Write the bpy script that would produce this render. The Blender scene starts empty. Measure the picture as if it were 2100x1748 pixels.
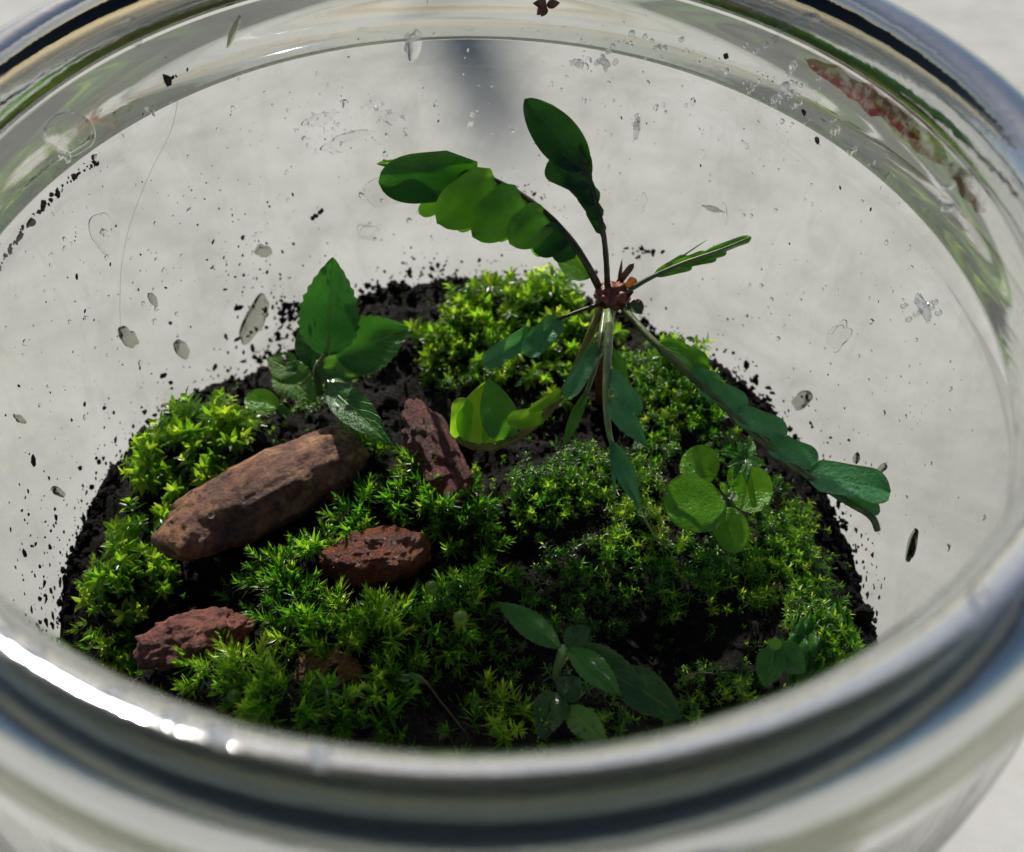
import bpy, bmesh, math, random
import numpy as np
from mathutils import Vector, Matrix, Quaternion, noise
random.seed(7); rng = np.random.default_rng(7)
D = bpy.data; S = bpy.context.scene; COL = S.collection; PI = math.pi
S.unit_settings.system = 'METRIC'; S.unit_settings.scale_length = 0.01      # one unit is one centimetre
# ---------------------------------------------------------------- camera, sky, sun, exposure
R, H, RB = 3.8, 9.0, 4.28               # mouth radius, height of the lip, inner radius of the body
PITCH, F = math.radians(51), 2000.0
CAM = Vector((0, -1.372 * R, H + 1.017 * R))
cam = D.objects.new('camera', D.cameras.new('camera')); COL.objects.link(cam); S.camera = cam
cam.location = CAM; cam.rotation_euler = (PI / 2 - PITCH, 0, 0)
cam.data.sensor_width = 36; cam.data.lens = 36 * F / 2100; cam.data.shift_x = 90 / 2100
cam.data.clip_start = .05; cam.data.clip_end = 3000
cam.data.dof.use_dof = True; cam.data.dof.focus_distance = 9.3; cam.data.dof.aperture_fstop = .32
SUN_EL, SUN_AZ = math.radians(33), math.radians(11)       # behind the jar, a little to the left
SD = Vector((-math.sin(SUN_AZ) * math.cos(SUN_EL), math.cos(SUN_AZ) * math.cos(SUN_EL), math.sin(SUN_EL)))
w = D.worlds.new("World"); S.world = w; w.use_nodes = True; wn = w.node_tree
sky = wn.nodes.new('ShaderNodeTexSky'); sky.sky_type = 'NISHITA'; sky.sun_disc = False
sky.sun_elevation = SUN_EL; sky.sun_rotation = -SUN_AZ
bg = next(n for n in wn.nodes if n.type == 'BACKGROUND'); bg.inputs[1].default_value = .05
wn.links.new(sky.outputs[0], bg.inputs[0])
sl = D.lights.new('sun', 'SUN'); sl.energy = 5.0; sl.angle = math.radians(.5); sl.color = (1, .955, .88)
so = D.objects.new('sun', sl); COL.objects.link(so); so.rotation_euler = SD.to_track_quat('Z', 'Y').to_euler(); so.location = SD * 60
S.view_settings.view_transform = 'Standard'; S.view_settings.look = 'None'
S.view_settings.exposure = 0.24; S.view_settings.gamma = 1
S.render.engine = 'CYCLES'
cy = S.cycles; cy.max_bounces = 20; cy.transmission_bounces = 18; cy.transparent_max_bounces = 24
cy.diffuse_bounces = 3; cy.glossy_bounces = 6; cy.sample_clamp_indirect = 6; cy.blur_glossy = .3; cy.use_denoising = True
# ---------------------------------------------------------------- measuring helpers
FW = Vector((0, math.cos(PITCH), -math.sin(PITCH))); UPV = Vector((0, math.sin(PITCH), math.cos(PITCH))); RT = Vector((1, 0, 0))
def ray(px, py): return FW + RT * ((px - 960) / F) - UPV * ((py - 874) / F)
def P(px, py, z):
    d = ray(px, py); return CAM + d * ((z - CAM.z) / d.z)
def depth(p): return (Vector(p) - CAM).dot(FW)
def W(px, py, r=RB - .012):            # where the sight line leaves the cylinder of radius r
    d = ray(px, py); a = d.x ** 2 + d.y ** 2; b = 2 * (CAM.x * d.x + CAM.y * d.y); c = CAM.x ** 2 + CAM.y ** 2 - r * r
    return CAM + d * ((-b + math.sqrt(max(0, b * b - 4 * a * c))) / (2 * a))
def fbm(p, o=4, s=1.0):
    v = 0; a = 1
    for _ in range(o): v += a * noise.noise(Vector(p) * s); s *= 2.03; a *= .5
    return v
# ---------------------------------------------------------------- object helpers
def link(name, me, mats, parent=None, smooth=True):
    o = D.objects.new(name, me); COL.objects.link(o)
    for m in (mats if isinstance(mats, (list, tuple)) else [mats]):
        if m and m.name not in me.materials: me.materials.append(m)
    if smooth: me.polygons.foreach_set('use_smooth', [True] * len(me.polygons))
    if parent:
        o.parent = parent; o.matrix_parent_inverse = Matrix.Translation(-Vector(parent.location)) if parent.type == 'EMPTY' else Matrix()
    return o
def mesh(name, v, f):
    me = D.meshes.new(name); me.from_pydata([tuple(x) for x in v], [], [tuple(x) for x in f]); me.update(); return me
def tag(o, label=None, cat=None, group=None, kind=None):
    for k, x in (('label', label), ('category', cat), ('group', group), ('kind', kind)):
        if x: o[k] = x
    return o
def thing(name, loc, label, cat, group=None):
    o = D.objects.new(name, None); COL.objects.link(o); o.location = loc; o.empty_display_size = .1
    return tag(o, label, cat, group)
# ---------------------------------------------------------------- materials
def mat(name):
    m = D.materials.new(name); m.use_nodes = True; nt = m.node_tree; nt.nodes.clear()
    out = nt.nodes.new('ShaderNodeOutputMaterial'); return m, nt, out
def N(nt, t, **k):
    n = nt.nodes.new('ShaderNode' + t)
    for a, b in k.items():
        if a in n.inputs: n.inputs[a].default_value = b
        else: setattr(n, a, b)
    return n
def tex(nt, scale, detail=6, rough=.6, kind='Object', dist=0):
    tc = N(nt, 'TexCoord'); n = N(nt, 'TexNoise'); n.inputs['Scale'].default_value = scale
    n.inputs['Detail'].default_value = detail; n.inputs['Roughness'].default_value = rough; n.inputs['Distortion'].default_value = dist
    nt.links.new(tc.outputs[kind], n.inputs['Vector']); return n
def ramp(nt, src, stops):
    r = N(nt, 'ValToRGB'); e = r.color_ramp.elements
    while len(e) < len(stops): e.new(.5)
    for el, (p, c) in zip(e, stops): el.position = p; el.color = (*c, 1) if len(c) == 3 else c
    nt.links.new(src, r.inputs[0]); return r
def bump(nt, src, strength, dist=.02):
    b = N(nt, 'Bump'); b.inputs['Strength'].default_value = strength; b.inputs['Distance'].default_value = dist
    nt.links.new(src, b.inputs['Height']); return b
def m_floor():
    m, nt, out = mat('pale_stone'); p = N(nt, 'BsdfPrincipled'); p.inputs['Roughness'].default_value = .95; p.inputs['Specular IOR Level'].default_value = .1
    a = tex(nt, .22, 7, .66, dist=1.0); c = ramp(nt, a.outputs[0], [(.3, (.42, .417, .39)), (.45, (.51, .505, .475)), (.55, (.55, .545, .515)), (.72, (.58, .578, .558))])
    b = tex(nt, 1.4, 5, .6); c2 = ramp(nt, b.outputs[0], [(.3, (.86, .86, .86)), (.6, (1, 1, 1))])
    mx = N(nt, 'Mix', data_type='RGBA', blend_type='MULTIPLY'); mx.inputs[0].default_value = .6
    nt.links.new(c.outputs[0], mx.inputs[6]); nt.links.new(c2.outputs[0], mx.inputs[7]); nt.links.new(mx.outputs[2], p.inputs['Base Color'])
    bb = bump(nt, b.outputs[0], .25, .05); nt.links.new(bb.outputs[0], p.inputs['Normal']); nt.links.new(p.outputs[0], out.inputs[0]); return m
def m_wall_glass():
    m, nt, out = mat('thin_clear_glass'); t = N(nt, 'BsdfTransparent'); t.inputs[0].default_value = (.955, .972, .955, 1)
    g = N(nt, 'BsdfGlossy'); g.inputs['Roughness'].default_value = .02
    fr = N(nt, 'Fresnel'); mx = N(nt, 'MixShader'); ge = N(nt, 'NewGeometry'); mr = N(nt, 'MapRange'); mr.inputs[3].default_value = 1.4; mr.inputs[4].default_value = 1 / 1.4
    nt.links.new(ge.outputs['Backfacing'], mr.inputs[0]); nt.links.new(mr.outputs[0], fr.inputs[0])
    tc = N(nt, 'TexCoord'); mp = N(nt, 'Mapping'); mp.inputs['Scale'].default_value = (1.3, 1.3, .6); nt.links.new(tc.outputs['Object'], mp.inputs[0])
    fl = N(nt, 'TexNoise'); fl.inputs['Scale'].default_value = 1.5; fl.inputs['Detail'].default_value = 7; fl.inputs['Roughness'].default_value = .68; fl.inputs['Distortion'].default_value = .8
    nt.links.new(mp.outputs[0], fl.inputs['Vector']); fc = ramp(nt, fl.outputs[0], [(.32, (.9, .9, .89)), (.45, (.962, .965, .955)), (.56, (.985, .99, .985))]); nt.links.new(fc.outputs[0], t.inputs[0])
    n = tex(nt, .9, 3, .5); b = bump(nt, n.outputs[0], .25, .1); nt.links.new(b.outputs[0], g.inputs['Normal'])
    nt.links.new(fr.outputs[0], mx.inputs[0]); nt.links.new(t.outputs[0], mx.inputs[1]); nt.links.new(g.outputs[0], mx.inputs[2]); nt.links.new(mx.outputs[0], out.inputs[0]); return m
def m_glass(name, col, ior, rough=0.0, absorb=None, clear=0):
    m, nt, out = mat(name); g = N(nt, 'BsdfGlass'); g.inputs['Color'].default_value = (*col, 1); g.inputs['IOR'].default_value = ior
    g.inputs['Roughness'].default_value = rough; nt.links.new(g.outputs[0], out.inputs[0])
    if 'lip' in name:                     # faint waviness of moulded glass
        wv = tex(nt, 5, 4, .6); wb = bump(nt, wv.outputs[0], .35, .012); nt.links.new(wb.outputs[0], g.inputs['Normal'])
    if clear:
        tb = N(nt, 'BsdfTransparent'); tb.inputs[0].default_value = (*col, 1); ms = N(nt, 'MixShader'); ms.inputs[0].default_value = clear
        nt.links.new(g.outputs[0], ms.inputs[1]); nt.links.new(tb.outputs[0], ms.inputs[2]); nt.links.new(ms.outputs[0], out.inputs[0])
    if absorb:
        va = N(nt, 'VolumeAbsorption'); va.inputs[0].default_value = (*absorb[0], 1); va.inputs[1].default_value = absorb[1]; nt.links.new(va.outputs[0], out.inputs[1])
    return m
def m_bead():                          # rippled water that sparkles in the sun
    m, nt, out = mat('glinting_water'); g = N(nt, 'BsdfGlass'); g.inputs['IOR'].default_value = 1.4; g.inputs['Roughness'].default_value = .05
    t = N(nt, 'BsdfTransparent'); ms = N(nt, 'MixShader'); ms.inputs[0].default_value = .35; nt.links.new(g.outputs[0], ms.inputs[1]); nt.links.new(t.outputs[0], ms.inputs[2])
    gl = N(nt, 'BsdfGlossy'); gl.inputs['Roughness'].default_value = .14; m2 = N(nt, 'MixShader'); m2.inputs[0].default_value = .14
    nt.links.new(ms.outputs[0], m2.inputs[1]); nt.links.new(gl.outputs[0], m2.inputs[2]); nt.links.new(m2.outputs[0], out.inputs[0]); return m
def m_water():                        # lets part of the sun through, as a bead of water does
    m, nt, out = mat('water'); g = N(nt, 'BsdfGlass'); g.inputs['IOR'].default_value = 1.33; g.inputs['Roughness'].default_value = 0
    nt.links.new(g.outputs[0], out.inputs[0]); return m
def m_soil():
    m, nt, out = mat('wet_soil'); p = N(nt, 'BsdfPrincipled'); p.inputs['Specular IOR Level'].default_value = .22
    a = tex(nt, 9, 8, .7); c = ramp(nt, a.outputs[0], [(.4, (.002, .0016, .0012)), (.58, (.007, .0048, .003)), (.68, (.024, .013, .007)), (.8, (.07, .036, .018))])
    nt.links.new(c.outputs[0], p.inputs['Base Color'])
    v = tex(nt, 26, 4, .7); r = ramp(nt, v.outputs[0], [(.42, (.95,) * 3), (.68, (.45,) * 3)]); nt.links.new(r.outputs[0], p.inputs['Roughness'])
    b = bump(nt, v.outputs[0], 1, .06); nt.links.new(b.outputs[0], p.inputs['Normal']); nt.links.new(p.outputs[0], out.inputs[0]); return m
def m_rock(name, c1, c2, c3, wet=.5, sc=3.0):
    m, nt, out = mat(name); p = N(nt, 'BsdfPrincipled')
    a = tex(nt, sc, 8, .68, dist=.6); c = ramp(nt, a.outputs[0], [(.32, c1), (.5, c2), (.68, c3)])
    q = tex(nt, sc * 6, 6, .7); c2_ = ramp(nt, q.outputs[0], [(.36, (.35, .3, .28)), (.55, (1, 1, 1)), (.75, (1.25, 1.15, 1.0))])
    mx = N(nt, 'Mix', data_type='RGBA', blend_type='MULTIPLY'); mx.inputs[0].default_value = .85
    nt.links.new(c.outputs[0], mx.inputs[6]); nt.links.new(c2_.outputs[0], mx.inputs[7]); nt.links.new(mx.outputs[2], p.inputs['Base Color'])
    r = ramp(nt, q.outputs[0], [(.4, (.75,) * 3), (.6, (wet,) * 3)]); nt.links.new(r.outputs[0], p.inputs['Roughness'])
    v = tex(nt, sc * 9, 6, .75); p.inputs['Coat Weight'].default_value = .35 if wet < .1 else .07; p.inputs['Coat Roughness'].default_value = .22; b = bump(nt, v.outputs[0], 1, .03 if sc < 3 else .05); nt.links.new(b.outputs[0], p.inputs['Coat Normal']); nt.links.new(b.outputs[0], p.inputs['Normal'])
    nt.links.new(p.outputs[0], out.inputs[0]); return m
def m_moss(name, stops, tstops, tw=.45, rough=.4):
    m, nt, out = mat(name); at = N(nt, 'Attribute', attribute_name='tint'); oi = N(nt, 'ObjectInfo')
    ad = N(nt, 'Math', operation='MULTIPLY_ADD'); ad.inputs[1].default_value = .3; nt.links.new(oi.outputs['Random'], ad.inputs[0])
    sb = N(nt, 'Math', operation='SUBTRACT'); sb.inputs[1].default_value = .15; nt.links.new(at.outputs['Fac'], sb.inputs[0]); nt.links.new(sb.outputs[0], ad.inputs[2])
    c = ramp(nt, ad.outputs[0], stops); c2 = ramp(nt, ad.outputs[0], tstops)
    p = N(nt, 'BsdfPrincipled'); p.inputs['Roughness'].default_value = rough; p.inputs['Specular IOR Level'].default_value = .6
    nt.links.new(c.outputs[0], p.inputs['Base Color']); t = N(nt, 'BsdfTranslucent'); nt.links.new(c2.outputs[0], t.inputs[0])
    mx = N(nt, 'MixShader'); mx.inputs[0].default_value = tw
    nt.links.new(p.outputs[0], mx.inputs[1]); nt.links.new(t.outputs[0], mx.inputs[2]); nt.links.new(mx.outputs[0], out.inputs[0]); return m
def m_leaf(name, c1, c2, trans, tw=.5, rough=.35, vein=.5, spots=0.0):
    vein *= 1.35
    m, nt, out = mat(name); uv = N(nt, 'UVMap'); uv.uv_map = 'leaf'; sp = N(nt, 'SeparateXYZ'); nt.links.new(uv.outputs[0], sp.inputs[0])
    ab = N(nt, 'Math', operation='ABSOLUTE'); nt.links.new(sp.outputs[0], ab.inputs[0])
    mid = ramp(nt, ab.outputs[0], [(0, (1,) * 3), (.045, (.6,) * 3), (.1, (0,) * 3)])
    # side veins sweep forward from the midrib
    ma = N(nt, 'Math', operation='MULTIPLY_ADD'); ma.inputs[1].default_value = -.28; nt.links.new(ab.outputs[0], ma.inputs[0]); nt.links.new(sp.outputs[1], ma.inputs[2])
    mb = N(nt, 'Math', operation='MULTIPLY'); mb.inputs[1].default_value = 44; nt.links.new(ma.outputs[0], mb.inputs[0])
    sn = N(nt, 'Math', operation='SINE'); nt.links.new(mb.outputs[0], sn.inputs[0]); sv = ramp(nt, sn.outputs[0], [(.86, (0,) * 3), (1, (.35,) * 3)])
    vs = N(nt, 'Math', operation='ADD'); nt.links.new(mid.outputs[0], vs.inputs[0]); nt.links.new(sv.outputs[0], vs.inputs[1])
    vm = N(nt, 'Math', operation='MULTIPLY'); vm.inputs[1].default_value = vein; nt.links.new(vs.outputs[0], vm.inputs[0])
    a = tex(nt, 3.5, 6, .65); c = ramp(nt, a.outputs[0], [(.3, c1), (.7, c2)])
    mx = N(nt, 'Mix', data_type='RGBA'); nt.links.new(vm.outputs[0], mx.inputs[0]); nt.links.new(c.outputs[0], mx.inputs[6]); mx.inputs[7].default_value = (min(1, c2[0] * 2.6 + .03), min(1, c2[1] * 1.7 + .03), c2[2] * 1.8 + .01, 1)
    col = mx.outputs[2]
    if spots:
        s = tex(nt, 11, 4, .6); sr = ramp(nt, s.outputs[0], [(.62 - spots, (0,) * 3), (.66 - spots, (1,) * 3)])
        m2 = N(nt, 'Mix', data_type='RGBA'); nt.links.new(sr.outputs[0], m2.inputs[0]); nt.links.new(col, m2.inputs[6]); m2.inputs[7].default_value = (.02, .018, .008, 1); col = m2.outputs[2]
    eg = ramp(nt, ab.outputs[0], [(.86, (0,) * 3), (.97, (.55,) * 3)]); m3 = N(nt, 'Mix', data_type='RGBA'); nt.links.new(eg.outputs[0], m3.inputs[0]); nt.links.new(col, m3.inputs[6]); m3.inputs[7].default_value = (.1, .09, .02, 1); col = m3.outputs[2]
    p = N(nt, 'BsdfPrincipled'); p.inputs['Roughness'].default_value = rough; nt.links.new(col, p.inputs['Base Color']); p.inputs['Specular IOR Level'].default_value = .35; p.inputs['Coat Weight'].default_value = .45; p.inputs['Coat Roughness'].default_value = .12
    f = tex(nt, 28, 3, .6); hgt = N(nt, 'Math', operation='MULTIPLY_ADD'); hgt.inputs[1].default_value = -.9 * vein
    nt.links.new(vs.outputs[0], hgt.inputs[0]); nt.links.new(f.outputs[0], hgt.inputs[2])
    b = bump(nt, hgt.outputs[0], .8, .02); nt.links.new(b.outputs[0], p.inputs['Normal'])
    t = N(nt, 'BsdfTranslucent'); tr = ramp(nt, a.outputs[0], [(.3, tuple(x * .7 for x in trans)), (.7, trans)])
    tm = N(nt, 'Mix', data_type='RGBA'); tm.inputs[6].default_value = (1, 1, 1, 1); nt.links.new(vm.outputs[0], tm.inputs[0]); nt.links.new(tr.outputs[0], tm.inputs[6]); tm.inputs[7].default_value = tuple(x * .5 for x in trans) + (1,)
    nt.links.new(tm.outputs[2], t.inputs[0])
    ms = N(nt, 'MixShader'); ms.inputs[0].default_value = tw; nt.links.new(p.outputs[0], ms.inputs[1]); nt.links.new(t.outputs[0], ms.inputs[2]); nt.links.new(ms.outputs[0], out.inputs[0]); return m
def m_plain(name, c1, c2, rough=.5, sc=8, spec=.5, tw=0):
    m, nt, out = mat(name); p = N(nt, 'BsdfPrincipled'); p.inputs['Roughness'].default_value = rough; p.inputs['Specular IOR Level'].default_value = spec
    a = tex(nt, sc, 5, .6); c = ramp(nt, a.outputs[0], [(.35, c1), (.65, c2)]); nt.links.new(c.outputs[0], p.inputs['Base Color'])
    b = bump(nt, a.outputs[0], .4, .02); nt.links.new(b.outputs[0], p.inputs['Normal'])
    if tw:
        t = N(nt, 'BsdfTranslucent'); nt.links.new(c.outputs[0], t.inputs[0]); ms = N(nt, 'MixShader'); ms.inputs[0].default_value = tw
        nt.links.new(p.outputs[0], ms.inputs[1]); nt.links.new(t.outputs[0], ms.inputs[2]); nt.links.new(ms.outputs[0], out.inputs[0])
    else: nt.links.new(p.outputs[0], out.inputs[0])
    return m
M = dict(floor=m_floor(), wall=m_wall_glass(), neck=m_glass('thick_clear_glass', (.985, .995, .985), 1.5, .045, None, .32), lip=m_glass('thick_lip_glass', (.97, .99, .985), 1.5, .05, ((.16, .46, .46), .22), .25), water=m_water(), murky=m_glass('murky_water', (.74, .74, .7), 1.33), bead=m_bead(), soil=m_soil(),
    moss_b=m_moss('broad_moss', [(.1, (.02, .06, .004)), (.5, (.06, .15, .008)), (.9, (.2, .3, .015))], [(.1, (.1, .32, .01)), (.5, (.36, .7, .02)), (.9, (.8, .92, .07))], .6, .28),
    moss_f=m_moss('fine_moss', [(.0, (.05, .035, .008)), (.14, (.016, .04, .005)), (.5, (.035, .12, .007)), (.95, (.17, .27, .015))], [(.1, (.05, .24, .008)), (.5, (.22, .6, .018)), (.9, (.65, .85, .06))], .55, .28),
    leaf_dark=m_leaf('dark_leaf', (.01, .045, .007), (.03, .1, .014), (.04, .22, .01), .38, .26, .8, .02),
    leaf_mid=m_leaf('mid_leaf', (.025, .11, .015), (.05, .18, .025), (.11, .42, .02), .42, .24, .6),
    leaf_eaten=m_leaf('eaten_leaf', (.06, .16, .02), (.11, .25, .03), (.2, .5, .04), .4, .5, .4, .02),
    leaflet=m_leaf('leaflet_blade', (.02, .075, .015), (.035, .12, .025), (.16, .5, .01), .5, .42, .12),
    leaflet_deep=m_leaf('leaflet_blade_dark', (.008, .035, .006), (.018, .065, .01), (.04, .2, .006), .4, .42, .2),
    leaflet_lit=m_leaf('leaflet_blade_lit', (.03, .11, .015), (.05, .16, .02), (.22, .62, .015), .6, .42, .12),  # brighter leaflet copy, sunlit glow put into its colour
    leaflet_blue=m_leaf('leaflet_bluish', (.045, .18, .07), (.08, .27, .11), (.14, .5, .08), .35, .4, .12),
    leaflet_lime=m_leaf('leaflet_lime', (.1, .3, .01), (.16, .42, .015), (.5, .95, .03), .65, .35, .12),
    round=m_leaf('round_leaf', (.07, .23, .01), (.13, .34, .015), (.36, .8, .03), .5, .22, .05),
    stem_red=m_plain('red_brown_stem', (.09, .018, .008), (.26, .06, .018), .45, 9), stem=m_plain('green_stem', (.04, .07, .015), (.12, .15, .04), .4, 7),
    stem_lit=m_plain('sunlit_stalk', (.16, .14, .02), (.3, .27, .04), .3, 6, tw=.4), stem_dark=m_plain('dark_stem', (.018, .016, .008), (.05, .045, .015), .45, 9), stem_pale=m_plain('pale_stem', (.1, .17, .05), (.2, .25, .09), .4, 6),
    orange=m_plain('orange_bract', (.3, .07, .012), (.5, .16, .03), .5, 8, tw=.4), brown=m_plain('dry_bract', (.09, .035, .015), (.2, .09, .04), .6, 9),
    hair=m_plain('hair', (.6, .58, .54), (.75, .72, .68), .4, tw=.4), capsule=m_plain('capsule', (.12, .25, .02), (.25, .4, .05), .2, 5, tw=.5),
    wood=m_plain('weathered_wood', (.12, .08, .05), (.22, .16, .1), .8, 1.2), dirt=m_plain('dried_dirt', (.012, .01, .008), (.045, .034, .025), .85, 14))
# ---------------------------------------------------------------- ground
def grid_plane(name, sx, sy, z, m, ox=0, oy=0):
    me = mesh(name, [(ox - sx, oy - sy, z), (ox + sx, oy - sy, z), (ox + sx, oy + sy, z), (ox - sx, oy + sy, z)], [(0, 1, 2, 3)])
    return link(name, me, m, smooth=False)
tag(grid_plane('ground', 1500, 1500, 0, M['floor']), 'pale grey sunlit stone ground under and behind the jar', kind='structure')
# ---------------------------------------------------------------- jar
def lathe(prof, n=192, fr=None):
    v = []; k = len(prof)
    for i in range(n):
        a = 2 * PI * i / n
        for j, (r, z) in enumerate(prof):
            rr, zz = fr(j, r, z, a) if fr else (r, z)
            v.append((rr * math.cos(a), rr * math.sin(a), zz))
    f = [(i * k + j, ((i + 1) % n) * k + j, ((i + 1) % n) * k + (j + 1) % k, i * k + (j + 1) % k) for i in range(n) for j in range(k)]
    return v, f
jar = thing('glass_jar', (0, 0, 0), 'open clear glass jar with a threaded neck holding the moss garden', 'jar')
def arc(c, r, a0, a1, n): return [(c[0] + r * math.cos(math.radians(a0 + (a1 - a0) * i / n)), c[1] + r * math.sin(math.radians(a0 + (a1 - a0) * i / n))) for i in range(n + 1)]
NB = H - 1.22
lip = [(R + .145 + .275 * math.cos(math.radians(180 - 12 * i)), H - .3 + .3 * math.sin(math.radians(12 * i))) for i in range(16)]                          # inside over the top to the outside
LC = H - .47
outer = [(R + .42, LC - .006 - .04 * i) for i in range(0, 19)]
inner = [(R - .08 * (i / 18) ** 3, NB + .02 + .04 * i) for i in range(0, 19)]
prof = outer + [(R + .42, NB + .02), (R + .4, NB), (R + .02, NB)] + inner
def neck_fr(j, r, z, a):
    n = noise.noise(Vector((math.cos(a) * 1.5, math.sin(a) * 1.5, z * 2.2)))
    if r > R + .25:
        for ph in (0, .52):
            zc = H - .38 - ph - .09 * (a / PI - 1)
            r += .1 * math.exp(-((z - zc) / .11) ** 2)
        r += .02 * n + .0035 * math.sin((z - H) * 34 + 2 * n)
    elif r < R + .1: r += .02 * n + .006 * math.sin((z - H) * 14 + n)
    return r, z
me = mesh('neck', *lathe(prof, 288, neck_fr)); link('neck', me, M['neck'], jar)
prof = lip + [(R + .42, H - .3 - .05 * i) for i in range(1, 4)] + [(R + .41, LC), (R - .1, LC)] + [(R - .12, LC + .05), (R - .13, LC + .12)]
link('lip', mesh('lip', *lathe(prof, 288, lambda j, r, z, a: (r + .008 * noise.noise(Vector((math.cos(a) * 2.5, math.sin(a) * 2.5, z * 2))), z))), M['lip'], jar)
bo = RB + .22
sh = [(R + .4, NB - .004), (R + .41, NB - .12), (R + .46, NB - .3), (bo - .03, NB - .6), (bo, NB - .9)]
shi = [(RB, NB - .95), (RB - .02, NB - .7), (R + .14, NB - .35), (R + .04, NB - .12), (R + .02, NB - .004)]
prof = sh + [(bo, 1.0), (bo - .05, .45), (bo - .3, .08), (bo - .6, .006), (.02, .006), (.02, .3), (RB - .6, .3), (RB - .22, .42), (RB, .9)] + shi
link('body', mesh('body', *lathe(prof, 192)), M['wall'], jar)
# ---------------------------------------------------------------- soil
edge_px = [(128, 1330), (130, 1290), (135, 1200), (160, 1110), (215, 1000), (262, 935), (330, 855), (430, 800), (500, 775), (600, 735), (660, 660), (745, 600), (900, 578), (1050, 585),
           (1150, 600), (1300, 660), (1420, 725), (1550, 812), (1640, 930), (1722, 1075), (1752, 1180), (1785, 1280)]
ER = sorted([(math.atan2(p.x, p.y), p.z) for p in (W(*e, RB - .03) for e in edge_px)])      # angle from the back, clockwise
EA = [e[0] for e in ER]; EZ = [e[1] for e in ER]
EA = [-PI] + EA + [PI]; EA = [-PI, EA[1] - .5] + EA[1:-1] + [EA[-2] + .5, PI]; EZ = [4.5, 4.45] + EZ + [4.45, 4.5]
Z0 = 4.3
mounds = []                                                            # x, y, radius, height
def hz(x, y, fine=True):
    r = math.hypot(x, y); t = min(1, r / RB); e = float(np.interp(math.atan2(x, y), EA, EZ))
    z = Z0 + (e - Z0) * t ** 3
    for mx, my, mr, mh in mounds:
        d2 = ((x - mx) ** 2 + (y - my) ** 2) / (mr * mr)
        if d2 < 6: z += mh * math.exp(-d2 * 1.2)
    z += .16 * fbm((x, y, 3.1), 3, .9) * (1 - .5 * t)
    if fine: z += .09 * fbm((x, y, 9.7), 5, 4.6)
    return z
def xy(px, py, z=None):
    z = Z0 if z is None else z
    p = P(px, py, z)
    for _ in range(4):
        r = math.hypot(p.x, p.y)
        if r > RB: break
        p = P(px, py, hz(p.x, p.y, False))
    return p
# moss cushions: centre in the photo, radius in photo pixels, kind, density, rise
CUSH = [(430, 865, 100, 'b', 1.1, .35), (350, 985, 62, 'b', .9, .12), (500, 905, 45, 'b', .8, .1), (245, 1145, 85, 'b', 1.1, .25), (180, 1300, 46, 'b', 1.0, .1),
        (1000, 620, 80, 'b', 1.2, .2), (1100, 610, 85, 'b', 1.2, .25), (1180, 660, 75, 'b', 1.1, .15), (940, 690, 75, 'b', .9, .1), (1070, 730, 85, 'b', .8, .1), (1390, 705, 70, 'b', 1.0, .15),
        (880, 690, 42, 'b', .8, 0), (300, 925, 40, 'b', .8, .1), (1150, 775, 50, 'b', .7, .05), (285, 962, 42, 'b', .9, .1), (252, 1052, 36, 'b', .9, .1), (335, 895, 45, 'b', .9, .1), (640, 785, 36, 'f', .8, 0), (745, 925, 40, 's', 1, .1), (1050, 1400, 110, 'f', .35, 0), (1250, 1490, 90, 'f', .45, .1), (1000, 1480, 90, 's', .5, .1), (1160, 1290, 60, 'f', .6, .05), (1660, 1015, 42, 'f', 1, .05), (1725, 1190, 45, 'f', 1, .05), (1330, 940, 50, 'f', .7, 0), (80, 1640, 110, 'b', 1.2, .15), (230, 1720, 110, 's', 1.2, .15), (960, 720, 90, 'f', 1.0, 0), (1330, 765, 85, 'f', 1.2, .12), (1420, 770, 75, 'f', 1.3, .12), (1440, 830, 60, 'f', 1.2, .08), (1350, 850, 80, 'f', .9, .05),
        (1120, 1010, 85, 'f', 1.2, .22), (1200, 960, 70, 'f', 1.0, .1), (1290, 1000, 90, 'f', 1.0, .12), (1290, 1110, 80, 'f', .9, .1), (1180, 1170, 70, 'f', .8, .1), (1120, 1230, 60, 'f', .7, .05),
        (1400, 1160, 90, 'f', .9, .1), (1520, 1170, 90, 'f', .9, .1), (1600, 1080, 80, 'f', 1.2, .15), (1670, 1130, 60, 'f', 1.2, .1), (1640, 1200, 60, 'f', 1.0, .1), (1500, 900, 50, 'f', .8, .1), (1580, 960, 45, 'f', .9, .05),
        (1250, 1240, 70, 'f', .6, 0), (1450, 1390, 55, 'f', .9, .1), (1520, 1400, 50, 'f', .8, .1), (1400, 1470, 45, 'f', .7, .05),
        (870, 950, 50, 's', 1.2, .3), (850, 1020, 70, 's', 1.1, .3), (950, 1070, 80, 's', 1.2, .25), (740, 1060, 60, 's', 1.0, .2), (660, 1130, 40, 's', 1.1, .2), (590, 1180, 75, 's', 1.1, .2), (590, 1270, 70, 's', 1.0, .2),
        (700, 1300, 75, 's', 1.2, .2), (800, 1290, 65, 's', 1.2, .2), (940, 1270, 85, 's', 1.2, .25), (1010, 1190, 45, 's', 1.0, .1), (460, 1380, 70, 's', 1.0, .2), (540, 1430, 80, 's', 1.1, .25), (680, 1460, 85, 's', 1.2, .25), (820, 1385, 60, 's', 1.0, .1),
        (590, 1500, 70, 's', 1.0, .2), (500, 1200, 30, 's', .7, 0), (830, 1500, 50, 's', .8, .1), (1690, 1280, 70, 'f', 1.8, .3), (1730, 1340, 60, 'f', 1.5, .2)]
def px2cm(p, n): return n * depth(p) / F
CU = []
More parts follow.
